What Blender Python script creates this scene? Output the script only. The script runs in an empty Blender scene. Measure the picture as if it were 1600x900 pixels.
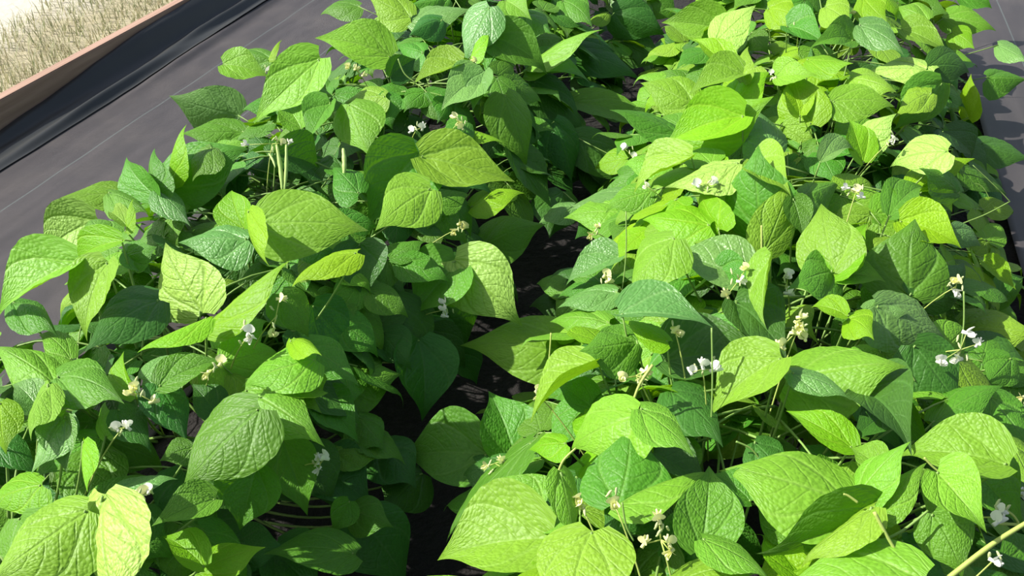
import bpy, bmesh, math, random
from mathutils import Vector, Matrix, noise
R = math.radians
random.seed(11)
sc = bpy.context.scene
col = sc.collection

# ------------------------------------------------------------------ camera
FPX, PITCH, YAW, CAMH = 1555.0, 33.0, 15.7, 1.25
cd = bpy.data.cameras.new('camera'); cam = bpy.data.objects.new('camera', cd); col.objects.link(cam)
cam.location = (0, 0, CAMH); cam.rotation_euler = (R(90 - PITCH), 0, R(YAW))
cd.sensor_width = 36.0; cd.lens = 36.0 * FPX / 1600.0; cd.clip_start = 0.02; cd.clip_end = 60
sc.camera = cam
# ------------------------------------------------------------------ sky, sun, exposure
SUN = Vector((-0.74, -0.17, 0.74)).normalized()
w = bpy.data.worlds.new('sky'); sc.world = w; w.use_nodes = True
nt = w.node_tree; nt.nodes.clear()
wo = nt.nodes.new('ShaderNodeOutputWorld'); bg = nt.nodes.new('ShaderNodeBackground'); sk = nt.nodes.new('ShaderNodeTexSky')
sk.sky_type = 'NISHITA'; sk.sun_disc = False; sk.sun_elevation = math.asin(SUN.z); sk.sun_rotation = math.atan2(SUN.x, SUN.y)
sk.air_density = 1.0; sk.dust_density = 2.5
bg.inputs['Strength'].default_value = 0.14
hz_ = nt.nodes.new('ShaderNodeHueSaturation'); hz_.inputs['Saturation'].default_value = 0.75      # hazy pale sky
nt.links.new(sk.outputs[0], hz_.inputs['Color']); nt.links.new(hz_.outputs[0], bg.inputs[0]); nt.links.new(bg.outputs[0], wo.inputs[0])
sd = bpy.data.lights.new('sun', 'SUN'); sd.energy = 6.6; sd.angle = R(0.6); sd.color = (1.0, 0.97, 0.90)
so = bpy.data.objects.new('sun', sd); col.objects.link(so); so.rotation_euler = SUN.to_track_quat('Z', 'Y').to_euler()
so.location = (-3, 2, 4)
sc.view_settings.view_transform = 'Standard'; sc.view_settings.look = 'None'
sc.view_settings.exposure = 0.20; sc.view_settings.gamma = 1.0; sc.view_settings.use_curve_mapping = False

# ------------------------------------------------------------------ helpers
_p, _t = R(PITCH), R(YAW)
FWD = Vector((-math.sin(_t) * math.cos(_p), math.cos(_t) * math.cos(_p), -math.sin(_p)))
RGT = Vector((math.cos(_t), math.sin(_t), 0)); UPV = RGT.cross(FWD)
CAM = Vector((0, 0, CAMH))
def ray(x, y): return FWD + RGT * ((x - 800) / FPX) + UPV * ((450 - y) / FPX)     # depth-1 ray through a pixel
def at(x, y, z):
    d = ray(x, y); return CAM + d * ((z - CAMH) / d.z)
def smooth(a, b, x):
    t = max(0.0, min(1.0, (x - a) / (b - a))); return t * t * (3 - 2 * t)
XL, XR, XF = -0.88, 0.07, -0.445
def rowh(x, y, c, hw, top):
    u = abs(x - c) / hw
    return top * (1 - 0.75 * smooth(0.35, 1.12, u))
def H(x, y):
    n = noise.noise(Vector((x * 3.1, y * 3.1, 0.3))) * 0.035
    return max(rowh(x, y, XL, 0.47, 0.42), rowh(x, y, XR, 0.49, 0.43)) + n
def canopy(px, py, low=0.17):
    d = ray(px, py); k = 0.5
    while k < 5.5:
        P = CAM + d * k
        if P.z <= max(H(P.x, P.y), low) : return P, k
        k += 0.012
    return P, k

def link(name, me, parent=None, mat=None):
    o = bpy.data.objects.new(name, me); col.objects.link(o)
    if parent: o.parent = parent
    if mat and me is not None and not me.materials: me.materials.append(mat)
    return o
def tag(o, label, cat, group=None, kind=None):
    if label: o['label'] = label
    if cat: o['category'] = cat
    if group: o['group'] = group
    if kind: o['kind'] = kind
    return o
def mesh(name, V, F, uv=None, sm=True):
    me = bpy.data.meshes.new(name); me.from_pydata([tuple(v) for v in V], [], F)
    if uv:
        l = me.uv_layers.new(name='UVMap')
        for lp in me.loops: l.data[lp.index].uv = uv[lp.vertex_index]
    if sm: me.polygons.foreach_set('use_smooth', [True] * len(me.polygons))
    me.update(); return me
def tube(pts, r0, r1, seg=6, V=None, F=None):
    V = [] if V is None else V; F = [] if F is None else F
    n = len(pts); base = len(V); prev = None
    for i, p in enumerate(pts):
        d = (pts[min(i + 1, n - 1)] - pts[max(i - 1, 0)]).normalized()
        a = d.orthogonal().normalized() if prev is None else (prev - d * prev.dot(d)).normalized()
        prev = a; b = d.cross(a); r = r0 + (r1 - r0) * i / (n - 1)
        for j in range(seg):
            t = 2 * math.pi * j / seg; V.append(p + (a * math.cos(t) + b * math.sin(t)) * r)
    for i in range(n - 1):
        for j in range(seg):
            q = base + i * seg; F.append((q + j, q + (j + 1) % seg, q + seg + (j + 1) % seg, q + seg + j))
    F.append(tuple(base + j for j in reversed(range(seg)))); F.append(tuple(base + (n - 1) * seg + j for j in range(seg)))
    return V, F
def bez(a, b, c, n=8): return [a.lerp(b, t).lerp(b.lerp(c, t), t) for t in [i / n for i in range(n + 1)]]
def catmull(P, n=5):
    P = [P[0]] + list(P) + [P[-1]]; out = []
    for i in range(1, len(P) - 2):
        for k in range(n):
            t = k / n; a, b, c, d = P[i - 1:i + 3]
            out.append(0.5 * ((2 * b) + (c - a) * t + (2 * a - 5 * b + 4 * c - d) * t * t + (3 * b - a - 3 * c + d) * t ** 3))
    out.append(P[-2]); return out
def boxmesh(name, x0, x1, y0, y1, z0, z1, bev=0.003, cuts=0):
    bm = bmesh.new(); bmesh.ops.create_cube(bm, size=1)
    for v in bm.verts: v.co = Vector(((x0 + x1) / 2 + v.co.x * (x1 - x0), (y0 + y1) / 2 + v.co.y * (y1 - y0), (z0 + z1) / 2 + v.co.z * (z1 - z0)))
    bmesh.ops.bevel(bm, geom=bm.edges[:], offset=bev, segments=2, affect='EDGES')
    me = bpy.data.meshes.new(name); bm.to_mesh(me); bm.free(); return me

# ------------------------------------------------------------------ materials
class N:
    def __init__(s, name):
        s.m = bpy.data.materials.new(name); s.m.use_nodes = True; s.t = s.m.node_tree; s.t.nodes.clear()
    def n(s, ty, **kw):
        x = s.t.nodes.new(ty)
        for k, v in kw.items():
            if k.startswith('i_'):
                k = k[2:]; x.inputs[int(k) if k.isdigit() else k].default_value = v
            else: setattr(x, k, v)
        return x
    def l(s, a, b): s.t.links.new(a, b)
    def math(s, op, a, b=None, c=None):
        x = s.t.nodes.new('ShaderNodeMath'); x.operation = op
        for i, v in enumerate((a, b, c)):
            if v is None: continue
            if isinstance(v, (int, float)): x.inputs[i].default_value = v
            else: s.l(v, x.inputs[i])
        return x.outputs[0]
    def mix(s, f, a, b):
        x = s.t.nodes.new('ShaderNodeMix'); x.data_type = 'RGBA'
        for i, v in ((0, f), (6, a), (7, b)):
            if isinstance(v, (int, float)): x.inputs[i].default_value = v
            elif isinstance(v, tuple): x.inputs[i].default_value = v + (1,)
            else: s.l(v, x.inputs[i])
        return x.outputs[2]
def leaf_mat(name, c, vein, trans, tcol, quilt=0.5, rough=0.5, spec=0.36):
    b = N(name); uv = b.n('ShaderNodeUVMap'); sp = b.n('ShaderNodeSeparateXYZ'); nd = b.n('ShaderNodeTexNoise', i_Scale=7.0, i_Detail=2.0); b.l(uv.outputs[0], nd.inputs['Vector'])
    va = b.n('ShaderNodeVectorMath', operation='MULTIPLY_ADD'); b.l(nd.outputs['Color'], va.inputs[0]); va.inputs[1].default_value = (0.0, 0.05, 0); va.inputs[2].default_value = (0, 0, 0)
    vb = b.n('ShaderNodeVectorMath', operation='ADD'); b.l(va.outputs[0], vb.inputs[0]); b.l(uv.outputs[0], vb.inputs[1]); b.l(vb.outputs[0], sp.inputs[0])
    t = b.math('ABSOLUTE', b.math('SUBTRACT', b.math('MULTIPLY', sp.outputs[0], 2.0), 1.0)); s_ = sp.outputs[1]
    q = b.math('SUBTRACT', s_, b.math('MULTIPLY', t, 0.30))
    fr = b.math('ABSOLUTE', b.math('SUBTRACT', b.math('FRACT', b.math('MULTIPLY', q, 6.5)), 0.5))   # .5 on a vein
    lat = b.math('MULTIPLY', b.math('SMOOTH_MIN', b.math('MULTIPLY', b.math('MAXIMUM', b.math('SUBTRACT', fr, 0.40), 0.0), 10.0), 1.0, 0.1), 0.5)
    mid = b.math('MAXIMUM', b.math('SUBTRACT', 1.0, b.math('MULTIPLY', t, 16.0)), 0.0)
    bas = b.math('MAXIMUM', b.math('SUBTRACT', 1.0, b.math('MULTIPLY', b.math('ABSOLUTE', b.math('SUBTRACT', t, b.math('MULTIPLY', s_, 1.5))), 14.0)), 0.0)
    mid = b.math('MAXIMUM', mid, bas)
    vm = b.math('MINIMUM', b.math('MAXIMUM', lat, mid), 1.0)
    oi = b.n('ShaderNodeObjectInfo')
    nz = b.n('ShaderNodeTexNoise', i_Scale=5.0, i_Detail=3.0); b.l(uv.outputs[0], nz.inputs['Vector'])
    ca = tuple(x * 0.80 for x in c); cb_ = tuple(min(1, x * 1.18) for x in c)
    base = b.mix(nz.outputs[0], ca, cb_)
    nm = b.n('ShaderNodeTexNoise', i_Scale=34.0, i_Detail=3.0); b.l(uv.outputs[0], nm.inputs['Vector'])
    mo = b.math('MINIMUM', b.math('MAXIMUM', b.math('MULTIPLY_ADD', nm.outputs[0], 3.2, -1.1), 0.0), 1.0)
    base = b.mix(mo, b.mix(0.35, base, tuple(x * 0.5 for x in c)), base)
    hs = b.n('ShaderNodeHueSaturation'); b.l(base, hs.inputs['Color'])
    b.l(b.math('MULTIPLY_ADD', oi.outputs['Random'], 0.030, 0.485), hs.inputs['Hue'])
    b.l(b.math('MULTIPLY_ADD', b.math('FRACT', b.math('MULTIPLY', oi.outputs['Random'], 37.7)), 0.30, 0.85), hs.inputs['Value'])
    cc = b.mix(b.math('MULTIPLY', vm, 0.38), hs.outputs[0], vein)
    # puckering between the veins
    vo = b.n('ShaderNodeTexVoronoi', i_Scale=26.0); b.l(uv.outputs[0], vo.inputs['Vector'])
    hgt = b.math('ADD', b.math('MULTIPLY', b.math('SUBTRACT', 1.0, vm), 1.0), b.math('MULTIPLY', vo.outputs['Distance'], -0.9))
    bp = b.n('ShaderNodeBump', i_Strength=quilt, i_Distance=0.0020); b.l(hgt, bp.inputs['Height'])
    pr = b.n('ShaderNodeBsdfPrincipled', i_Roughness=rough); pr.inputs['Specular IOR Level'].default_value = spec
    b.l(cc, pr.inputs['Base Color']); b.l(bp.outputs[0], pr.inputs['Normal'])
    tr = b.n('ShaderNodeBsdfTranslucent'); tc = b.mix(b.math('MULTIPLY', vm, 0.35), tcol, tuple(x * 0.6 for x in tcol)); b.l(tc, tr.inputs[0])
    b.l(bp.outputs[0], tr.inputs['Normal'])
    mx = b.n('ShaderNodeMixShader', i_0=trans); b.l(pr.outputs[0], mx.inputs[1]); b.l(tr.outputs[0], mx.inputs[2])
    out = b.n('ShaderNodeOutputMaterial'); b.l(mx.outputs[0], out.inputs[0]); return b.m
def plain(name, c, rough=0.6, spec=0.4, var=0.2, scale=40.0, bump=0.0, trans=0.0):
    b = N(name); tc = b.n('ShaderNodeTexCoord'); nz = b.n('ShaderNodeTexNoise', i_Scale=scale, i_Detail=4.0); b.l(tc.outputs['Object'], nz.inputs['Vector'])
    cc = b.mix(nz.outputs[0], tuple(x * (1 - var) for x in c), tuple(min(1, x * (1 + var)) for x in c))
    pr = b.n('ShaderNodeBsdfPrincipled', i_Roughness=rough); pr.inputs['Specular IOR Level'].default_value = spec; b.l(cc, pr.inputs['Base Color'])
    if bump:
        bp = b.n('ShaderNodeBump', i_Strength=0.6, i_Distance=bump); b.l(nz.outputs[0], bp.inputs['Height']); b.l(bp.outputs[0], pr.inputs['Normal'])
    out = b.n('ShaderNodeOutputMaterial')
    if trans:
        tr = b.n('ShaderNodeBsdfTranslucent'); b.l(cc, tr.inputs[0]); mx = b.n('ShaderNodeMixShader', i_0=trans)
        b.l(pr.outputs[0], mx.inputs[1]); b.l(tr.outputs[0], mx.inputs[2]); b.l(mx.outputs[0], out.inputs[0])
    else: b.l(pr.outputs[0], out.inputs[0])
    return b.m
LM = {  # kinds follow apparent tone; L holds sunlight and P sheen in its colour
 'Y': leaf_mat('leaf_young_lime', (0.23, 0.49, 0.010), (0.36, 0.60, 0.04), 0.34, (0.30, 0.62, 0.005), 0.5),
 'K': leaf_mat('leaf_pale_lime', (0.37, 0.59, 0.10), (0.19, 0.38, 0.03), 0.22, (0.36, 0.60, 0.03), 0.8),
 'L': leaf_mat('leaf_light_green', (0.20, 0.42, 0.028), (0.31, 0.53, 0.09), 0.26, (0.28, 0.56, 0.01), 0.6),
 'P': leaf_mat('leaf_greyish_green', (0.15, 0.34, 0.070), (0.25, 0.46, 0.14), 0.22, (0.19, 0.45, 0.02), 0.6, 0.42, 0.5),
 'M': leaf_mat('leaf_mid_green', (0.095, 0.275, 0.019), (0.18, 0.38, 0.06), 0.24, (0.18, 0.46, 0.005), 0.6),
 'D': leaf_mat('leaf_mature_shaded', (0.046, 0.160, 0.017), (0.09, 0.235, 0.04), 0.18, (0.085, 0.30, 0.005), 0.5),  # mature green darkened, with the shade of low leaves put into the colour
}
M_stem = plain('stem_green', (0.22, 0.36, 0.08), 0.5, trans=0.1)
M_stem_y = plain('stem_yellow_green', (0.42, 0.52, 0.12), 0.5, trans=0.1)
M_petal = plain('petal_white', (0.92, 0.92, 0.80), 0.6, var=0.06, trans=0.25)
M_petal_c = plain('petal_cream', (0.95, 0.95, 0.46), 0.6, var=0.1, trans=0.25)
M_bud = plain('bud_green_white', (0.60, 0.68, 0.32), 0.6, trans=0.15)
M_pod = plain('pod_green', (0.36, 0.52, 0.14), 0.45)

# ------------------------------------------------------------------ the setting
def grid(name, x0, x1, y0, y1, nx, ny, f):
    V = []; F = []; uv = []
    for j in range(ny + 1):
        for i in range(nx + 1):
            x = x0 + (x1 - x0) * i / nx; y = y0 + (y1 - y0) * j / ny
            V.append(Vector((x, y, f(x, y)))); uv.append((x, y))
    for j in range(ny):
        for i in range(nx):
            a = j * (nx + 1) + i; F.append((a, a + 1, a + nx + 2, a + nx + 1))
    return mesh(name, V, F, uv)
# soil bed
def soilm():
    b = N('dark_soil'); tc = b.n('ShaderNodeTexCoord'); nz = b.n('ShaderNodeTexNoise', i_Scale=60.0, i_Detail=8.0); b.l(tc.outputs['Object'], nz.inputs[0])
    n2 = b.n('ShaderNodeTexNoise', i_Scale=9.0, i_Detail=5.0); b.l(tc.outputs['Object'], n2.inputs[0])
    c = b.mix(nz.outputs[0], (0.005, 0.004, 0.004), (0.020, 0.015, 0.012)); c = b.mix(n2.outputs[0], c, (0.009, 0.007, 0.006))
    pr = b.n('ShaderNodeBsdfPrincipled', i_Roughness=0.95); b.l(c, pr.inputs[0]); bp = b.n('ShaderNodeBump', i_Strength=1.0, i_Distance=0.015)
    b.l(nz.outputs[0], bp.inputs['Height']); b.l(bp.outputs[0], pr.inputs['Normal']); o = b.n('ShaderNodeOutputMaterial'); b.l(pr.outputs[0], o.inputs[0]); return b.m
def drym():
    b = N('dry_ground'); tc = b.n('ShaderNodeTexCoord'); sp = b.n('ShaderNodeSeparateXYZ'); b.l(tc.outputs['Object'], sp.inputs[0])
    nz = b.n('ShaderNodeTexNoise', i_Scale=30.0, i_Detail=8.0); b.l(tc.outputs['Object'], nz.inputs[0])
    n2 = b.n('ShaderNodeTexNoise', i_Scale=4.0, i_Detail=4.0); b.l(tc.outputs['Object'], n2.inputs[0])
    straw = b.mix(nz.outputs[0], (0.26, 0.23, 0.14), (0.44, 0.39, 0.26))
    sand = b.mix(nz.outputs[0], (0.44, 0.41, 0.33), (0.56, 0.52, 0.43))
    f = b.math('MINIMUM', b.math('MAXIMUM', b.math('MULTIPLY', b.math('SUBTRACT', b.math('MULTIPLY_ADD', n2.outputs[0], 0.5, -2.84), sp.outputs[0]), 5.0), 0.0), 1.0)
    c = b.mix(f, straw, sand); pr = b.n('ShaderNodeBsdfPrincipled', i_Roughness=0.95); b.l(c, pr.inputs[0])
    bp = b.n('ShaderNodeBump', i_Strength=0.6, i_Distance=0.01); b.l(nz.outputs[0], bp.inputs['Height']); b.l(bp.outputs[0], pr.inputs['Normal'])
    o = b.n('ShaderNodeOutputMaterial'); b.l(pr.outputs[0], o.inputs[0]); return b.m
def fabm():
    b = N('woven_weed_fabric'); uv = b.n('ShaderNodeUVMap'); sp = b.n('ShaderNodeSeparateXYZ'); b.l(uv.outputs[0], sp.inputs[0])
    st = b.math('ABSOLUTE', b.math('SUBTRACT', b.math('FRACT', b.math('MULTIPLY_ADD', sp.outputs[0], 3.333, 0.80)), 0.5))
    line = b.math('MULTIPLY', b.math('GREATER_THAN', b.math('MULTIPLY', st, -1.0), -0.009), 0.5)
    nz = b.n('ShaderNodeTexNoise', i_Scale=5.0, i_Detail=6.0); b.l(uv.outputs[0], nz.inputs[0])
    mp = b.n('ShaderNodeMapping'); mp.inputs['Scale'].default_value = (12, 1.2, 1); b.l(uv.outputs[0], mp.inputs[0])
    n3 = b.n('ShaderNodeTexNoise', i_Scale=2.0, i_Detail=6.0); b.l(mp.outputs[0], n3.inputs[0])
    c = b.mix(n3.outputs[0], (0.038, 0.034, 0.036), (0.078, 0.068, 0.067)); dust = b.math('MAXIMUM', b.math('MULTIPLY_ADD', nz.outputs[0], 1.6, -0.75), 0.0)
    c = b.mix(dust, c, (0.11, 0.095, 0.085)); c = b.mix(line, c, (0.13, 0.16, 0.15))
    wv = b.n('ShaderNodeTexWave', i_Scale=260.0); b.l(uv.outputs[0], wv.inputs[0])
    hg = b.math('ADD', b.math('MULTIPLY', wv.outputs[1], 0.15), n3.outputs[0])
    bp = b.n('ShaderNodeBump', i_Strength=0.5, i_Distance=0.004); b.l(hg, bp.inputs['Height'])
    pr = b.n('ShaderNodeBsdfPrincipled', i_Roughness=0.5); b.l(c, pr.inputs[0]); b.l(bp.outputs[0], pr.inputs['Normal'])
    o = b.n('ShaderNodeOutputMaterial'); b.l(pr.outputs[0], o.inputs[0]); return b.m
def woodm():
    b = N('weathered_board'); tc = b.n('ShaderNodeTexCoord'); mp = b.n('ShaderNodeMapping'); mp.inputs['Scale'].default_value = (30, 1.5, 30); b.l(tc.outputs['Object'], mp.inputs[0])
    nz = b.n('ShaderNodeTexNoise', i_Scale=2.0, i_Detail=8.0); b.l(mp.outputs[0], nz.inputs[0])
    c = b.mix(nz.outputs[0], (0.22, 0.125, 0.085), (0.52, 0.34, 0.25)); pr = b.n('ShaderNodeBsdfPrincipled', i_Roughness=0.8); b.l(c, pr.inputs[0])
    bp = b.n('ShaderNodeBump', i_Strength=0.5, i_Distance=0.003); b.l(nz.outputs[0], bp.inputs['Height']); b.l(bp.outputs[0], pr.inputs['Normal'])
    o = b.n('ShaderNodeOutputMaterial'); b.l(pr.outputs[0], o.inputs[0]); return b.m
M_soil, M_dry, M_fab, M_wood = soilm(), drym(), fabm(), woodm()
so_ = link('bed_soil', grid('bed_soil', -2.2, 1.6, -0.3, 6.0, 120, 160, lambda x, y: -0.02 + 0.022 * noise.noise(Vector((x * 7, y * 7, 0))) + (0.03 * math.exp(-((x - XL) / .3) ** 2) + 0.03 * math.exp(-((x - XR) / .3) ** 2))), None, M_soil)
so_['kind'] = 'structure'
dg = link('dry_ground', grid('dry_ground', -9, -2.235, -0.3, 14.0, 60, 120, lambda x, y: 0.055 + 0.012 * noise.noise(Vector((x * 3, y * 3, 0)))), None, M_dry)
dg['kind'] = 'structure'
XB = -2.205                                                   # the board's bed-side face
def fabric_z(x, y):
    up = smooth(1.9, 3.3, y) * 0.085 + 0.006
    z = 0.012 + up * (1 - smooth(XB, XB + 0.085, x + 0.012 * noise.noise(Vector((y * 1.3, 0, 1)))))
    z += 0.020 * math.exp(-((x + 2.10 + 0.02 * math.sin(y * 2.1)) / 0.022) ** 2) * smooth(2.0, 2.6, y)
    z += 0.016 * math.exp(-((x + 2.035 + 0.015 * math.sin(y * 1.7 + 1)) / 0.02) ** 2) * smooth(2.4, 3.0, y)
    z += 0.004 * noise.noise(Vector((x * 9, y * 2, 2))) + 0.002 * noise.noise(Vector((x * 25, y * 8, 5)))
    return z
fl = link('weed_fabric', grid('weed_fabric', XB + 0.004, -1.02, -0.2, 6.0, 150, 260, fabric_z), None, M_fab)
md = fl.modifiers.new('t', 'SOLIDIFY'); md.thickness = 0.0012
tag(fl, 'dark grey woven weed fabric between the timber board and the bean row', 'weed fabric')
fr_ = link('weed_fabric', grid('weed_fabric', 0.612, 1.6, 0.6, 6.0, 60, 200, lambda x, y: 0.022 + 0.005 * noise.noise(Vector((x * 6, y * 2, 8)))), None, M_fab)
md = fr_.modifiers.new('t', 'SOLIDIFY'); md.thickness = 0.0012
tag(fr_, 'grey woven weed fabric at the right edge beside bare soil', 'weed fabric')
ps = link('fabric_fold_strip', grid('fabric_fold_strip', XB + 0.006, -2.045, -0.2, 6.0, 60, 260, lambda x, y: fabric_z(x, y) + 0.004 + 0.006 * math.sin((x - XB) * 60 + 1.5 * noise.noise(Vector((0, y, 3)))) ** 2), None, plain('fabric_fold_dark', (0.024, 0.026, 0.026), 0.5, 0.5, scale=6.0, bump=0.002))  # added darker sheet standing for the fabric's folded band and the board's shadow
tag(ps, 'shiny dark strip of folded fabric creased along the foot of the timber board', 'fabric strip')
bd = link('timber_board', boxmesh('timber_board', XB - 0.038, XB, -0.2, 6.0, -0.02, 0.115), None, M_wood)
tag(bd, 'long reddish timber edging board between dry grass and weed fabric', 'edging board')
# dry grass beyond the board
rg = random.Random(5); V = []; F = []
for i in range(9000):
    y = rg.uniform(0.6, 6.5); u = rg.random(); x = -2.25 - 0.52 * u ** 1.3 - 0.1 * rg.random()
    h = rg.uniform(0.02, 0.075); a = rg.uniform(0, 6.28); l = rg.uniform(0.2, 1.0) * h; wd = rg.uniform(0.001, 0.0025)
    p = Vector((x, y, 0.05)); s = Vector((math.cos(a + 1.57), math.sin(a + 1.57), 0)) * wd; d = Vector((math.cos(a), math.sin(a), 0)) * l
    k = len(V); V += [p - s, p + s, p + d * 0.4 - s * .7 + Vector((0, 0, h * .6)), p + d * 0.4 + s * .7 + Vector((0, 0, h * .6)), p + d + Vector((0, 0, h))]
    F += [(k, k + 1, k + 3, k + 2), (k + 2, k + 3, k + 4)]
def grassm():
    b = N('straw_blades'); tc = b.n('ShaderNodeTexCoord'); nz = b.n('ShaderNodeTexNoise', i_Scale=35.0, i_Detail=2.0); b.l(tc.outputs['Object'], nz.inputs[0])
    f = b.math('MINIMUM', b.math('MAXIMUM', b.math('MULTIPLY_ADD', nz.outputs[0], 3.0, -1.1), 0.0), 1.0)
    c = b.mix(f, (0.26, 0.29, 0.14), (0.52, 0.46, 0.29)); pr = b.n('ShaderNodeBsdfPrincipled', i_Roughness=0.7); b.l(c, pr.inputs[0])
    tr = b.n('ShaderNodeBsdfTranslucent'); b.l(c, tr.inputs[0]); mx = b.n('ShaderNodeMixShader', i_0=0.3); b.l(pr.outputs[0], mx.inputs[1]); b.l(tr.outputs[0], mx.inputs[2])
    o = b.n('ShaderNodeOutputMaterial'); b.l(mx.outputs[0], o.inputs[0]); return b.m
g = link('dry_grass', mesh('dry_grass', V, F, sm=False), None, grassm()); tag(g, 'short straw coloured dry grass behind the timber board', 'grass', kind='stuff')

# ------------------------------------------------------------------ plants
PLANTS = [  # x, y, label
 (XL, 0.62, 'bean plant filling the bottom left corner with broad pale leaves and cream blossom'),
 (XL+.04, 1.02, 'bean plant in front left with large hanging leaves and pale rounded leaf above'),
 (XL-.05, 1.42, 'bean plant in left row carrying slim green pods and three-part leaf drooping over furrow'),
 (XL+.06, 1.80, 'bean plant directly behind the one with slim green pods, left row'),
 (XL-.02, 2.20, 'third bean plant from the top edge, left row, large dark leaves over the shaded furrow'),
 (XL-.02, 2.66, 'second bean plant from the top edge, left row, smooth light leaves beside the fabric'),
 (XL+.04, 3.14, 'farthest bean plant of the left row, at the top edge'),
 (XR, 0.62, 'bean plant cut off by the bottom edge, right row, large light green leaves'),
 (XR-.05, 1.02, 'bean plant in lower right with large lime leaf and thick yellow stem at the edge'),
 (XR+.04, 1.42, 'bean plant mid right row with cream flower spikes and upright fluted leaves'),
 (XR-.04, 1.82, 'bean plant with pale rounded leaves leaning over the dark furrow, right row'),
 (XR+.05, 2.22, 'bean plant beside bare soil with trailing runner at the right edge'),
 (XR-.02, 2.68, 'second bean plant from the top edge, right row, small lime leaves'),
 (XR+.03, 3.18, 'farthest bean plant of the right row, at the top right edge'),
]
plants = []
for (x, y, lab) in PLANTS:
    e = link('bean_plant', None); e.location = (x, y, 0.0); tag(e, lab, 'bean plant', 'left row of bean plants' if x < XF else 'right row of bean plants')
    V, F = [], []
    for k in range(5):
        a = k * 1.257 + x * 7 + y * 3; o = Vector((math.cos(a), math.sin(a), 0))
        tube([Vector((0, 0, -0.02)) + o * 0.008, o * 0.04 + Vector((0, 0, 0.10)), o * 0.12 + Vector((0, 0, 0.21)), o * 0.19 + Vector((0, 0, 0.30))], 0.0048, 0.0026, 7, V, F)
    link('stem', mesh('stem', V, F), e, M_stem)
    plants.append(e)
def nearest(P, side=None):
    best = None
    for e in plants:
        if side is not None and (e.location.x < XF) != side: continue
        d = abs(P.x - e.location.x) * 0.5 + abs(P.y - e.location.y)
        if best is None or d < best[0]: best = (d, e)
    return best[1]
OUT = [(0, .30), (.03, .58), (.08, .81), (.15, .95), (.23, 1.0), (.33, .99), (.44, .93), (.55, .79), (.66, .57), (.76, .34), (.85, .175), (.93, .075), (1.0, .0)]
def hw(s):
    for i in range(len(OUT) - 1):
        if s <= OUT[i + 1][0]:
            a, b = OUT[i], OUT[i + 1]; t = (s - a[0]) / (b[0] - a[0]); return a[1] + (b[1] - a[1]) * t
    return 0
def leaflet_mesh(name, A, S, Nn, rnd, ns=22, nt_=7, fold=None, arch=None, curl=0.0, mat=None, bendside=0.0):
    """A: base-to-tip vector, S: half-width vector, Nn: unit normal; vertices relative to the leaflet's base"""
    L = A.length; W = S.length
    fold = rnd.uniform(-0.12, 0.22) if fold is None else fold
    arch = rnd.uniform(0.02, 0.12) if arch is None else arch
    asym = rnd.uniform(-0.07, 0.07); ph = rnd.uniform(0, 6); wav = rnd.uniform(0.02, 0.06); rq = rnd.uniform(0.002, 0.010); flt = rnd.uniform(0.0, 0.12)
    V = []; F = []; uv = []
    for i in range(ns + 1):
        s = (i / ns) ** 1.0; h = hw(s)
        for j in range(-nt_, nt_ + 1):
            t = j / nt_; back = -0.075 * L * max(0, 1 - s / 0.14) * abs(t) ** 1.5    # the rounded shoulders behind the stalk
            q = s - 0.30 * abs(t)
            z = -fold * W * abs(t) * h * (0.6 + 0.4 * abs(t)) + arch * L * 4 * s * (1 - s)
            z += rq * W * 2 * math.cos(q * 6.5 * 2 * math.pi + math.pi) * -1 * min(1, abs(t) * 3) * h        # quilting between side veins
            z += wav * W * math.sin(s * 9 + ph + (2 if t > 0 else 0)) * abs(t) ** 2 * h
            z -= curl * L * max(0, s - 0.75) ** 2 * 4
            z -= 0.012 * W * math.exp(-(t * h * 9) ** 2) * 3 * (1 - s)
            z -= flt * W * math.exp(-((abs(t) - 1.5 * s) / 0.16) ** 2) * h * (1 - s)
            P = A * s + (Vector(A).normalized() * back) + S * (t * h * (1 + asym * (1 if t > 0 else -1)) + bendside * 4 * s * (1 - s)) + Nn * z
            V.append(P); uv.append((0.5 + 0.5 * t, s))
    n = 2 * nt_ + 1
    for i in range(ns):
        for j in range(n - 1):
            a = i * n + j; F.append((a, a + 1, a + n + 1, a + n))
    me = mesh(name, V, F, uv); me.materials.append(LM[mat]); return me

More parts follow.
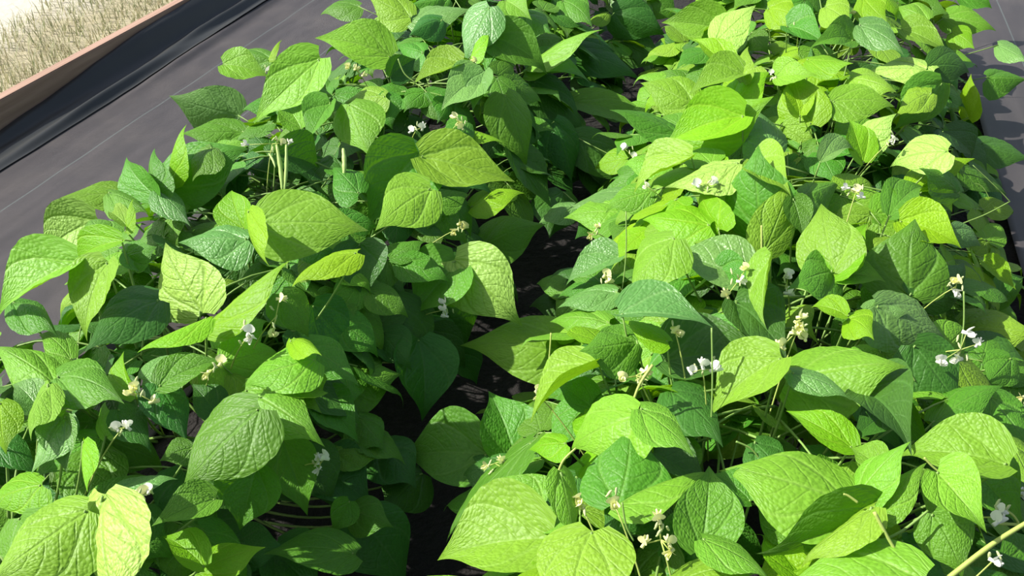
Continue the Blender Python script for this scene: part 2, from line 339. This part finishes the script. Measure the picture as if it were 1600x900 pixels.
def Ngrad(x, y):
    e = 0.04; return Vector((-(H(x + e, y) - H(x - e, y)) / (2 * e), -(H(x, y + e) - H(x, y - e)) / (2 * e), 1))
FACE = {'u': (0, -.1, 1), 'c': (0.1, -.9, .55), 'l': (-.75, -.3, .6), 'r': (.75, -.35, .55), 'a': (0, .35, .9)}
def solve(B, kB, tx, ty, Wp, n0):
    """pick the leaf plane: close to n0 and giving a natural length and breadth for the apparent ones"""
    bx, by = B_px; best = None; d = ray(tx, ty)
    mx_, my_ = (bx + tx) / 2, (by + ty) / 2; ax, ay = tx - bx, ty - by; ll = math.hypot(ax, ay); px_, py_ = -ay / ll * Wp / 2, ax / ll * Wp / 2
    for i in range(260):
        zc = 1 - (i + .5) / 260 * 0.96; ph = i * 2.399963; rr = math.sqrt(max(0, 1 - zc * zc))
        v = -ray(bx, by).normalized(); a = v.orthogonal().normalized(); b = v.cross(a)
        n = (v * zc + (a * math.cos(ph) + b * math.sin(ph)) * rr).normalized()
        if n.z < -0.15: continue
        def hit(x, y):
            r = ray(x, y); dn = r.dot(n)
            if dn > -0.12: return None
            return CAM + r * ((B - CAM).dot(n) / dn)
        T = hit(tx, ty); l_ = hit(mx_ - px_, my_ - py_); r_ = hit(mx_ + px_, my_ + py_)
        if T is None or l_ is None or r_ is None: continue
        L = (T - B).length; Wd = (r_ - l_).length; rat = Wd / max(L, 1e-4)
        c = 1.3 * math.log(rat / 0.78) ** 2 + 1.6 * (1 - n.dot(n0))
        if L > 0.145: c += 30 * (L - 0.145)
        if Wd > 0.12: c += 40 * (Wd - 0.12)
        if best is None or c < best[0]: best = (c, n, T, (r_ - l_) / 2)
    return best
# px, py of the stalk end; px, py of the tip; apparent breadth; height above the canopy in cm; kind; facing
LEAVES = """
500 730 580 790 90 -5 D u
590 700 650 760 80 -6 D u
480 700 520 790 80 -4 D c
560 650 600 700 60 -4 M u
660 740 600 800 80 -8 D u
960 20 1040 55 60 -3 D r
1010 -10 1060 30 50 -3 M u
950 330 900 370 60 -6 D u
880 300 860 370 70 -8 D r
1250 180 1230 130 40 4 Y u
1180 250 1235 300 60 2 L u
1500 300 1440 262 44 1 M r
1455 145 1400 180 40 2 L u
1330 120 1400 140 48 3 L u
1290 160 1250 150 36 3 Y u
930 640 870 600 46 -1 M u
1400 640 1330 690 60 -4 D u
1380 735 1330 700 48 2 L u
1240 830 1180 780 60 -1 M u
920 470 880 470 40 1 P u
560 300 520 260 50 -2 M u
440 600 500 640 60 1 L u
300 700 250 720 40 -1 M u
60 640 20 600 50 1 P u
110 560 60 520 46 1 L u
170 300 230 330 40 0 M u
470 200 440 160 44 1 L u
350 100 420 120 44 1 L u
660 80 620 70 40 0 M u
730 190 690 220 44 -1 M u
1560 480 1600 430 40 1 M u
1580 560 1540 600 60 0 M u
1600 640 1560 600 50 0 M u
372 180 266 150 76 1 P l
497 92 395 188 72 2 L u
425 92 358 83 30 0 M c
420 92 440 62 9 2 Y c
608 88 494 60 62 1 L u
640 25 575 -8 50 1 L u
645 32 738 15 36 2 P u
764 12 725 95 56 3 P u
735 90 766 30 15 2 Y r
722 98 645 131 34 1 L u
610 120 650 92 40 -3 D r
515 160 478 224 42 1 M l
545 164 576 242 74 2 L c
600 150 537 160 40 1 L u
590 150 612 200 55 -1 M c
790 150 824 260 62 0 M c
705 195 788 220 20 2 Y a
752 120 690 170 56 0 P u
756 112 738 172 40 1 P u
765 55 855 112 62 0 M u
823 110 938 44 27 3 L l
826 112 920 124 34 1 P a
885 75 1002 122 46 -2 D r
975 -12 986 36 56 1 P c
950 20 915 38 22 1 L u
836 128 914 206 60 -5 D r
866 190 893 282 60 -6 D c
900 160 1035 218 38 -4 M r
902 215 990 292 60 -9 D r
800 235 862 325 44 -5 D r
660 243 802 283 74 3 L u
738 322 818 298 36 4 Y u
652 240 575 350 108 -1 M u
672 294 588 356 82 1 L u
408 350 573 358 98 2 L u
555 395 453 445 34 3 Y r
562 382 573 468 76 -3 D c
712 408 643 492 86 3 M l
712 408 813 508 98 6 K l
752 385 851 350 68 0 M u
650 255 770 300 60 -3 D r
615 470 640 592 100 -6 D c
690 480 728 548 95 -7 D r
655 532 661 656 86 -5 D c
705 550 746 600 46 -8 D r
540 600 626 584 76 -2 M u
385 610 503 690 94 3 L l
500 608 372 606 60 2 L u
490 562 378 600 66 3 L u
455 532 502 554 30 4 Y l
455 532 463 578 24 5 Y c
402 640 282 765 106 3 M l
400 732 375 827 90 0 M c
442 690 479 804 76 -3 M c
335 780 238 820 52 0 M u
318 885 254 838 52 2 Y u
308 892 412 854 56 3 Y u
160 776 186 960 98 4 K l
133 798 -18 905 112 3 L u
62 758 -22 792 58 1 Y u
102 650 48 738 44 3 P l
96 654 104 738 56 2 P c
130 690 136 768 22 5 Y r
0 630 8 708 56 3 Y r
88 600 -12 538 70 3 L l
90 588 192 628 74 2 M a
212 620 194 550 30 4 Y u
225 592 298 556 42 2 P u
250 602 346 562 46 2 M u
165 682 162 626 30 1 L u
185 640 237 702 52 -2 D u
245 600 292 690 64 -3 D u
182 766 276 745 28 1 P u
75 600 42 680 40 1 L l
-10 690 60 745 50 -3 D u
312 486 256 380 90 5 K l
322 508 448 405 35 5 Y l
322 496 214 546 20 5 Y u
150 345 66 402 76 3 K l
190 375 118 408 40 4 Y l
207 306 95 308 42 1 L u
242 305 196 246 46 1 M l
245 305 240 232 34 0 M l
245 298 297 352 40 2 P u
262 285 288 195 20 3 Y l
265 290 386 228 84 0 M u
378 205 284 207 46 2 M u
196 360 207 310 14 3 Y r
198 352 168 330 26 1 L u
380 356 360 296 52 4 Y u
388 330 418 415 26 4 Y c
384 372 280 378 58 1 P u
120 408 -4 492 66 2 L l
166 410 131 528 62 3 L c
246 468 134 546 78 0 D u
195 398 244 385 44 1 M u
200 395 238 430 36 0 P c
440 460 482 526 58 1 M r
490 478 548 542 64 -4 D r
470 540 560 600 60 0 M u
525 706 597 712 46 -2 M u
560 678 634 722 42 -2 M a
548 800 612 822 60 -1 M l
546 784 518 832 40 -2 M c
552 865 414 866 62 -2 M u
560 812 634 912 112 -5 D c
430 860 500 930 90 -5 D u
757 710 630 714 106 0 M u
806 722 764 612 84 1 M u
828 692 692 838 36 2 M l
905 560 722 540 96 3 L u
936 572 828 656 34 2 L u
948 502 860 502 50 1 L u
995 532 908 545 76 3 M u
972 490 1112 508 54 3 P u
1042 532 974 500 32 4 Y u
994 648 890 700 94 4 L l
1002 638 1084 707 56 4 L a
876 738 896 848 42 4 L r
882 692 826 702 40 3 Y u
964 784 982 664 124 0 M u
964 784 1116 732 24 3 L u
1096 856 1108 728 94 3 M u
1172 782 1112 740 46 2 M u
1324 782 1128 728 116 4 L u
1330 698 1230 642 46 2 Y c
1334 782 1420 690 60 3 L l
1572 724 1404 708 86 4 L u
1370 800 1446 722 50 2 L r
1466 738 1541 826 80 4 L u
1368 792 1190 872 70 0 M r
1438 905 1212 925 128 4 L u
1362 792 1246 880 42 3 L l
860 840 684 872 128 4 L l
924 832 896 990 134 4 L u
1060 908 1196 892 62 3 L u
1100 842 1204 902 46 3 L u
1218 560 1110 648 80 3 L l
1232 592 1412 566 108 2 L u
1240 582 1330 622 34 4 P c
1325 498 1364 528 52 5 Y u
1322 492 1268 478 30 4 Y u
1372 478 1482 530 84 0 P r
1352 485 1422 488 42 2 P u
1424 458 1432 340 124 2 M c
1300 422 1282 318 94 4 L l
1304 428 1354 346 54 5 Y r
1304 430 1384 438 40 4 L r
1306 424 1236 446 80 1 M u
1190 362 1182 228 104 4 M l
1196 390 1238 280 62 3 L r
1204 398 1194 518 30 4 L l
1176 405 1084 375 52 4 L u
1168 432 1054 392 72 2 P u
1052 372 984 458 72 4 L l
1106 350 1004 338 66 3 Y u
1122 356 1096 292 44 4 Y l
982 332 882 340 54 3 L u
1002 300 882 326 34 1 P u
966 400 884 440 42 2 P u
896 322 842 346 32 0 P u
962 455 872 478 36 0 P u
1080 244 988 297 38 4 L l
1070 214 1206 150 80 5 Y u
1062 210 955 170 36 3 M c
1152 254 1040 292 44 4 K u
1086 165 1002 128 62 4 L u
1160 180 1040 225 70 3 Y u
1130 46 1035 34 60 4 L l
1120 62 1180 8 50 4 K u
1140 110 1084 60 36 3 Y u
1160 126 1168 72 28 5 L u
1160 116 1076 146 42 4 L u
1145 166 1202 110 52 4 Y u
1266 192 1240 108 72 5 Y l
1214 120 1276 118 40 4 L u
1262 92 1332 98 32 4 Y u
1332 62 1268 72 42 2 M u
1344 38 1412 82 46 3 P u
1350 -4 1386 34 52 3 Y c
1456 110 1350 114 36 4 K l
1303 158 1398 164 54 4 L r
1345 226 1400 178 46 4 K l
1472 130 1400 202 62 0 M r
1452 104 1516 112 56 0 D u
1513 184 1516 116 32 3 Y l
1475 28 1556 46 42 3 L r
1488 50 1522 76 38 3 Y c
1410 45 1482 82 36 2 L u
1545 120 1604 124 42 2 M u
1478 236 1390 258 56 4 K l
1424 286 1522 247 46 3 Y r
1504 262 1574 303 34 0 M r
1474 205 1522 246 42 -1 D r
1530 225 1610 248 44 -3 D u
1390 336 1442 290 52 1 M u
1408 345 1502 385 62 3 Y r
1488 358 1534 384 36 1 P r
1503 508 1622 518 76 2 L u
1538 408 1587 452 28 1 Y r
1450 470 1510 410 70 -1 D r
1500 560 1620 590 90 -4 D u
1350 612 1424 704 92 -5 D u
1442 682 1420 612 32 -2 M l
1460 658 1566 602 60 -2 M u
1430 540 1500 640 90 -6 D c
1578 690 1612 764 50 3 L u
1458 804 1504 902 82 -1 M c
1410 845 1480 905 70 -4 D u
1260 302 1312 285 50 2 M u
1350 252 1328 184 42 3 Y u
1282 252 1335 232 32 1 P u
1208 236 1180 170 62 3 P u
1240 310 1256 372 40 0 M c
1120 420 1180 440 50 -1 M u
1040 560 1200 540 90 -4 D u
1050 610 1130 690 80 -6 D u
1150 470 1230 560 80 -4 D u
880 0 925 40 44 0 M u
820 20 860 50 44 0 M u
790 0 830 30 46 1 L u
700 -5 640 8 40 1 M u
1010 0 985 30 34 -1 P u
1200 12 1250 30 50 2 Y u
1290 10 1330 40 50 2 L u
1230 40 1290 70 46 1 M u
1420 -5 1480 20 50 2 M u
1450 30 1400 10 40 2 L u
1500 -5 1550 12 40 1 M u
1560 70 1606 96 30 1 P u
1440 300 1490 330 40 -2 M r
460 130 520 150 46 0 M u
430 240 500 262 60 -3 D r
330 230 300 280 46 0 M l
610 235 680 262 60 -2 D u
500 620 560 690 60 -2 M u
590 420 640 470 50 -6 D u
20 470 90 520 50 -3 M u
340 650 300 600 50 -2 D u
30 810 80 900 100 -2 M l
230 790 210 870 60 -3 D u
770 780 820 830 70 -5 D u
900 745 850 790 60 -5 D u
1000 770 940 840 80 -6 D u
1010 700 1110 760 60 -6 D u
1180 690 1230 740 60 -6 D u
1550 620 1610 700 70 -1 M u
1530 740 1600 820 80 -1 M u
690 30 640 55 40 -1 D u
560 10 500 20 30 0 M u
830 60 880 60 40 -2 M u
900 60 960 80 50 -5 D u
960 60 1040 100 60 -7 D u
"""
groups = []       # hand-placed leaflets sharing a stalk end make one compound leaf
B_px = (0, 0)
cnt = 0
for ln in LEAVES.strip().splitlines():
    q = ln.split(); bx, by, tx, ty, Wp, lay = map(float, q[:6]); kind, face = q[6], q[7]
    for gq in groups:
        if math.hypot(gq[0][0] - bx, gq[0][1] - by) < 11: gq[1].append((bx, by, tx, ty, Wp, lay, kind, face)); break
    else: groups.append(((bx, by), [(bx, by, tx, ty, Wp, lay, kind, face)]))
RIGHT_OF = [(-100, 520), (0, 1045), (200, 960), (330, 845), (420, 855), (600, 720), (700, 690), (750, 680), (900, 650), (1200, 500)]
def is_left(px, py):
    for i in range(len(RIGHT_OF) - 1):
        (y0, x0), (y1, x1) = RIGHT_OF[i], RIGHT_OF[i + 1]
        if y0 <= py <= y1 and i > 0: return px < x0 + (x1 - x0) * (py - y0) / (y1 - y0)
    return px < 1045 if py < 0 else px < 650
rl = random.Random(3)
for (bx, by), ls in groups:
    left = is_left((bx + ls[0][2]) / 2, (by + ls[0][3]) / 2)
    cx = sum((l[0] + l[2]) / 2 for l in ls) / len(ls); cy = sum((l[1] + l[3]) / 2 for l in ls) / len(ls)
    Pc, kc = canopy(cx, cy)
    lay = max(l[5] for l in ls)
    kB = kc - 0.012 * lay
    dB = ray(bx, by); B = CAM + dB * kB; B_px = (bx, by)
    pl = nearest(B, left); root = pl.location
    # stalk rising from the plant's stem to the leaf
    loc = B - root; hz = Vector((loc.x, loc.y, 0)); r_ = min(0.15, hz.length * 0.5)
    a = (hz.normalized() * r_ if hz.length > 1e-3 else Vector()) + Vector((0, 0, max(0.05, min(0.26, loc.z - 0.10))))
    b = a.lerp(loc, 0.5) + Vector((0, 0, -0.015)) + hz * 0.08
    pts = bez(a, b, loc, 8)
    V, F = tube([p - loc for p in pts], 0.0024, 0.0014, 6)
    lf = link('leaf', mesh('leaf', V, F), pl, M_stem); lf.location = loc
    for (bx2, by2, tx, ty, Wp, ly, kind, face) in ls:
        B_px = (bx2, by2); B2 = CAM + ray(bx2, by2) * (kB + 0.012 * (lay - ly) * 0.3)
        n0 = Vector(FACE[face]).normalized() * 1.0 + Ngrad(B2.x, B2.y).normalized() * 0.5
        if kind in 'LYK': n0 += SUN * 0.9
        if kind == 'D': n0 -= Vector((SUN.x, SUN.y, 0)) * 0.5
        n0 += Vector((rl.uniform(-.2, .2), rl.uniform(-.2, .2), 0)); n0.normalize()
        s = solve(B2, kB, tx, ty, Wp, n0)
        if s is None: continue
        c, n, T, S = s; A = T - B2
        if n.dot(S.cross(A)) < 0: S = -S
        big = Wp > 25
        S = S * (1.17 if big else 1.0); B2 = B2 - A * 0.03; A = A * 1.05
        me = leaflet_mesh('leaflet', A, S, n, rl, mat=kind, fold=rl.choice((rl.uniform(-.5, -.2), rl.uniform(.1, .45), rl.uniform(.1, .45))) if big else 0.5,
                          arch=rl.uniform(0.02, 0.09), curl=rl.uniform(0, .3), ns=24 if big else 14, nt_=8 if big else 4, bendside=rl.uniform(-.12, .12))
        o = link('leaflet', me, lf); o.location = B2 - (root + loc); cnt += 1

# ---- lower foliage: compound leaves of the same plants under and around the ones above
rf = random.Random(21); stock = {}
for k in 'DMLY':
    stock[k] = [leaflet_mesh('leaflet', Vector((0, 0.105, 0)), Vector((0.042 * rf.uniform(.9, 1.1), 0, 0)), Vector((0, 0, 1)), rf, 12, 4,
                 fold=rf.uniform(0, .35), arch=rf.uniform(0, .06), curl=rf.uniform(0.2, 1.2), mat=k) for _ in range(4)]
pet_stock = []
for i in range(5):
    V, F = tube(bez(Vector((0, -0.14, -0.11)), Vector((0, -0.07, -0.015)), Vector((0, 0, 0)), 5) + [Vector((0, 0.026, 0.002))], 0.0022, 0.0013, 5)
    me = mesh('leaf', V, F); me.materials.append(M_stem); pet_stock.append(me)
def fill_leaf(pl, P, az, tilt, sz, kind, pet=True):
    lf = link('leaf', rf.choice(pet_stock), pl); lf.location = P - pl.location
    lf.rotation_euler = (tilt, rf.uniform(-.35, .35), az); lf.scale = (sz, sz, sz)
    for j, (yo, a0) in enumerate(((0.026, 0), (0.002, 1.25), (0.002, -1.25))):
        o = link('leaflet', rf.choice(stock[kind]), lf); o.location = (0.004 * (1 if a0 < 0 else -1) if j else 0, yo, 0.002)
        o.rotation_euler = (rf.uniform(-.5, .15), rf.uniform(-.3, .3), a0 + rf.uniform(-.2, .2)); s = rf.uniform(.85, 1.1) * (1.0 if j == 0 else .9); o.scale = (s, s, s)
for pi, pl in enumerate(plants):
    X, Yp = pl.location.x, pl.location.y; left = X < XF
    cx_ = XL if left else XR
    for k in range(24):                      # just under the top leaves
        u = rf.uniform(-1, 1); x = cx_ + u * 0.44; y = Yp + rf.uniform(-0.24, 0.24)
        if -0.62 < x < -0.33: continue
        z = H(x, y) - rf.uniform(0.035, 0.065)
        az = math.atan2(-(x - X), (y - Yp)) + rf.uniform(-.6, .6)
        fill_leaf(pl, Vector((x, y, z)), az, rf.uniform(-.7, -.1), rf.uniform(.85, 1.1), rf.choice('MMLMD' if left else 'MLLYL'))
    for k in range(44):
        u = rf.uniform(-1, 1); x = cx_ + u * 0.43; y = Yp + rf.uniform(-0.26, 0.26)
        if Yp < 0.7: y = Yp + rf.uniform(-0.35, 0.26)
        if abs(x - XF) < 0.10 and y < 2.1: continue
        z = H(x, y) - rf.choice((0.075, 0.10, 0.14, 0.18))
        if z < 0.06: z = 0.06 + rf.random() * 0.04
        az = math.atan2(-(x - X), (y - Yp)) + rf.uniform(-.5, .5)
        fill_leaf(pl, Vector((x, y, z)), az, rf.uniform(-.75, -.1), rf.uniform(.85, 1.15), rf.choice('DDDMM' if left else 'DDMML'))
    if Yp > 2.6:      # the far ends, beyond the last leaves placed by eye
        for k in range(20):
            x = cx_ + rf.uniform(-1, 1) * 0.42; y = rf.uniform(2.95, 3.6)
            az = math.atan2(-(x - X), (y - Yp)) + rf.uniform(-.5, .5)
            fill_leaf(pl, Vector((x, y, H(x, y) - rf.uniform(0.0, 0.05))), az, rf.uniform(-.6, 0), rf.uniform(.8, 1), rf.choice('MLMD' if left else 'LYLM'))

# ---- flowers: small white pea-shaped blossoms in short spikes
def flower_mesh(rnd, mat):
    V = []; F = []
    def petal(c, ax, up, l, wd, cup):
        k = len(V); side = ax.cross(up).normalized()
        for i in range(5):
            s = i / 4; h = math.sin(math.pi * min(1, 0.12 + s * 0.8)) ** 0.7
            for j in (-1, -.5, 0, .5, 1): V.append(c + ax * (l * s) + side * (wd * j * h) + up * (cup * (j * j * h) + 0.25 * cup * s * s))
        for i in range(4):
            for j in range(4): a = k + i * 5 + j; F.append((a, a + 1, a + 6, a + 5))
    y = Vector((0, 1, 0)); z = Vector((0, 0, 1)); x = Vector((1, 0, 0))
    petal(Vector((0, 0, 0.001)), (y * .45 + z).normalized(), -y, 0.0085, 0.0060, 0.0016)
    for sg in (-1, 1): petal(Vector((sg * .001, 0, 0)), (y + x * sg * .45 + z * .15).normalized(), (x * -sg + z * .3).normalized(), 0.0085, 0.0034, 0.0014)
    tube([Vector((0, -.004, -.001)), Vector((0, .002, 0)), Vector((0, .006, .001)), Vector((0, .008, .004))], 0.0019, 0.0009, 6, V, F)
    me = mesh('flower', V, F); me.materials.append(mat); return me
def bud_mesh():
    V, F = tube([Vector((0, 0, -.004)), Vector((0, 0, -.002)), Vector((0, .0003, .001)), Vector((0, .001, .004)), Vector((0, .0015, .006))], 0.0012, 0.0006, 6)
    for i, v in enumerate(V):
        r = i // 6
        if r in (2, 3): v.x *= 1.9; v.y = v.y * 1.9
    me = mesh('bud', V, F); me.materials.append(M_bud); return me
fw = [flower_mesh(rf, M_petal), flower_mesh(rf, M_petal_c)]; bud = bud_mesh()
CLUSTERS = """
3 W 420,110
4 W 385,226 440,224,C 452,224
3 C 545,103 568,118 556,108
3 C 710,183 722,200 718,192
2 C 742,95 740,120
2 W 975,232 990,245
2 W 1012,292
2 W 1205,115 1212,126
1 W 1247,48
2 C 1330,20 1322,12
2 W 1395,218
4 W 1324,294 1348,308 1340,298,C
3 C 922,368 935,355
2 C 945,430 950,440
3 C 710,362 718,350 728,355
4 W 694,474 697,494 693,484
4 W 834,513 855,500,C 858,512,C
5 C 1166,420 1156,440,W 1136,462
4 W 1230,430 1230,458
6 C 1250,495 1255,515 1258,530 1222,542 1245,505 1240,520
4 W 1080,582 1115,578 1098,572
4 C 1495,440 1492,456,W
4 W 1510,520 1498,562 1468,566 1527,538
3 C 324,584 345,567
3 C 238,628 205,615 212,605
4 W 232,768 222,776,C 204,782,C
5 W 497,720 508,716 498,733
3 C 840,612 845,625
2 C 762,728 786,720
2 C 904,778 902,786
2 C 960,788
4 C 1030,812 1046,850 1006,850 1048,862
3 C 970,592 1006,580 1005,590
2 C 1058,520 1052,515
5 W 1596,622,C 1592,640 1594,656,C 1590,668,C
3 W 1560,800 1558,816
2 W 1552,876
2 W 1597,774
3 C 437,467 425,524
3 W 388,520 392,528
2 W 1118,285 1090,290
3 W 642,205 660,200
2 W 183,670 200,668
"""
for ln in CLUSTERS.strip().splitlines():
    q = ln.split(); nb = int(q[0]); d0 = q[1]; ps = []
    for a in q[2:]:
        s = a.split(','); ps.append((float(s[0]), float(s[1]), s[2] if len(s) > 2 else d0))
    cx, cy = sum(p[0] for p in ps) / len(ps), sum(p[1] for p in ps) / len(ps)
    P, k = canopy(cx, cy); k -= 0.055; P = CAM + ray(cx, cy) * k
    pl = nearest(P, is_left(cx, cy)); root = pl.location; loc = P - root
    foot = Vector((loc.x * .6, loc.y * .6, max(0.05, loc.z - 0.14)))
    V, F = tube(bez(foot, foot.lerp(loc, .5) + Vector((0, 0, .03)), loc, 6), 0.0014, 0.0009, 5)
    wp = []
    for (x, y, c) in ps:
        Q = CAM + ray(x, y) * (k + rf.uniform(-.006, .006)); wp.append(Q - root)
        if (Q - P).length > 0.003: tube([Vector(loc), Q - root], 0.0009, 0.0007, 5, V, F)
    fc = link('flower_cluster', mesh('flower_cluster', [v - loc for v in V], F), pl, M_stem_y); fc.location = loc
    for (x, y, c), Q in zip(ps, wp):
        o = link('flower', fw[0 if c == 'W' else 1], fc); o.location = Q - loc
        o.rotation_euler = (rf.uniform(-.6, .6), rf.uniform(-.6, .6), rf.uniform(0, 6.28)); s = rf.uniform(1.1, 1.5); o.scale = (s, s, s)
    for i in range(nb):
        o = link('bud', bud, fc); o.location = Vector((rf.uniform(-.012, .012), rf.uniform(-.012, .012), rf.uniform(-.01, .014)))
        o.rotation_euler = (rf.uniform(-.8, .8), rf.uniform(-.8, .8), 0)
# ---- pods
for (x0, y0, x1, y1, wpx) in ((432, 226, 441, 300, 7), (447, 226, 444, 302, 6), (536, 232, 537, 276, 8), (420, 240, 430, 262, 4)):
    P, k = canopy(x0, y0); k -= 0.06; a = CAM + ray(x0, y0) * k; b = CAM + ray(x1, y1) * (k - 0.015)
    pl = nearest(a, True); root = pl.location
    m = a.lerp(b, .5) + RGT * 0.004; pts = bez(Vector(), m - a, b - a, 10); V, F = [], []
    n = len(pts); r = wpx / 2 * k / FPX
    tube(pts, r, r, 8, V, F)
    for i in range(n):
        s = i / (n - 1); f = math.sin(math.pi * min(1, .06 + s * .92)) ** .45 * (1 + .12 * math.sin(s * 22))
        for j in range(8): V[i * 8 + j] = pts[i] + (V[i * 8 + j] - pts[i]) * f
    o = link('pod', mesh('pod', V, F), pl, M_pod); o.location = a - root
# ---- visible stalks
STALKS = """
1480 905 1548 852 1612 812 3.2 0.055 Y
1366 800 1390 845 1417 888 2.2 0.055 Y
1376 846 1412 828 1450 798 1.8 0.03 G
1502 350 1540 335 1578 315 1.8 0.02 G
1578 315 1560 296 1520 258 1.3 0.02 G
1516 285 1535 292 1550 318 1.3 -0.05 G
861 520 858 560 850 612 1.5 0.065 Y
1112 512 1113 600 1110 690 1.3 0.04 G
1506 455 1506 505 1500 550 1.4 0.04 G
1190 352 1190 380 1190 396 1.9 0.07 Y
1560 818 1592 820 1605 822 2.0 0.06 Y
1570 796 1584 806 1592 818 1.6 0.06 Y
622 92 632 115 650 130 1.8 0.05 G
1340 785 1326 775 1318 772 1.6 0.07 Y
1444 715 1456 728 1468 738 1.4 0.07 Y
972 785 978 820 990 845 1.3 0.03 G
870 745 880 720 900 700 1.8 0.07 Y
1020 570 1000 600 990 625 2.2 0.06 Y
978 330 978 400 970 470 1.3 0.05 G
405 340 400 380 350 440 1.4 -0.03 G
1150 690 1172 700 1186 716 1.5 -0.04 G
1410 570 1420 580 1430 596 1.4 -0.02 G
"""
for ln in STALKS.strip().splitlines():
    q = ln.split(); v = list(map(float, q[:8])); mid = canopy(v[2], v[3])[1] - v[7]
    pts = [CAM + ray(v[0], v[1]) * mid, CAM + ray(v[2], v[3]) * mid, CAM + ray(v[4], v[5]) * mid]
    pl = nearest(pts[1], is_left(v[2], v[3])); root = pl.location; o0 = pts[0] - root
    V, F = tube(catmull([p - root - o0 for p in pts], 6), v[6] / 1000 * .95, v[6] / 1000 * .75, 7)
    o = link('stalk', mesh('stalk', V, F), pl, M_stem_y if q[8] == 'Y' else M_stem); o.location = o0
print('leaflets by eye', cnt)
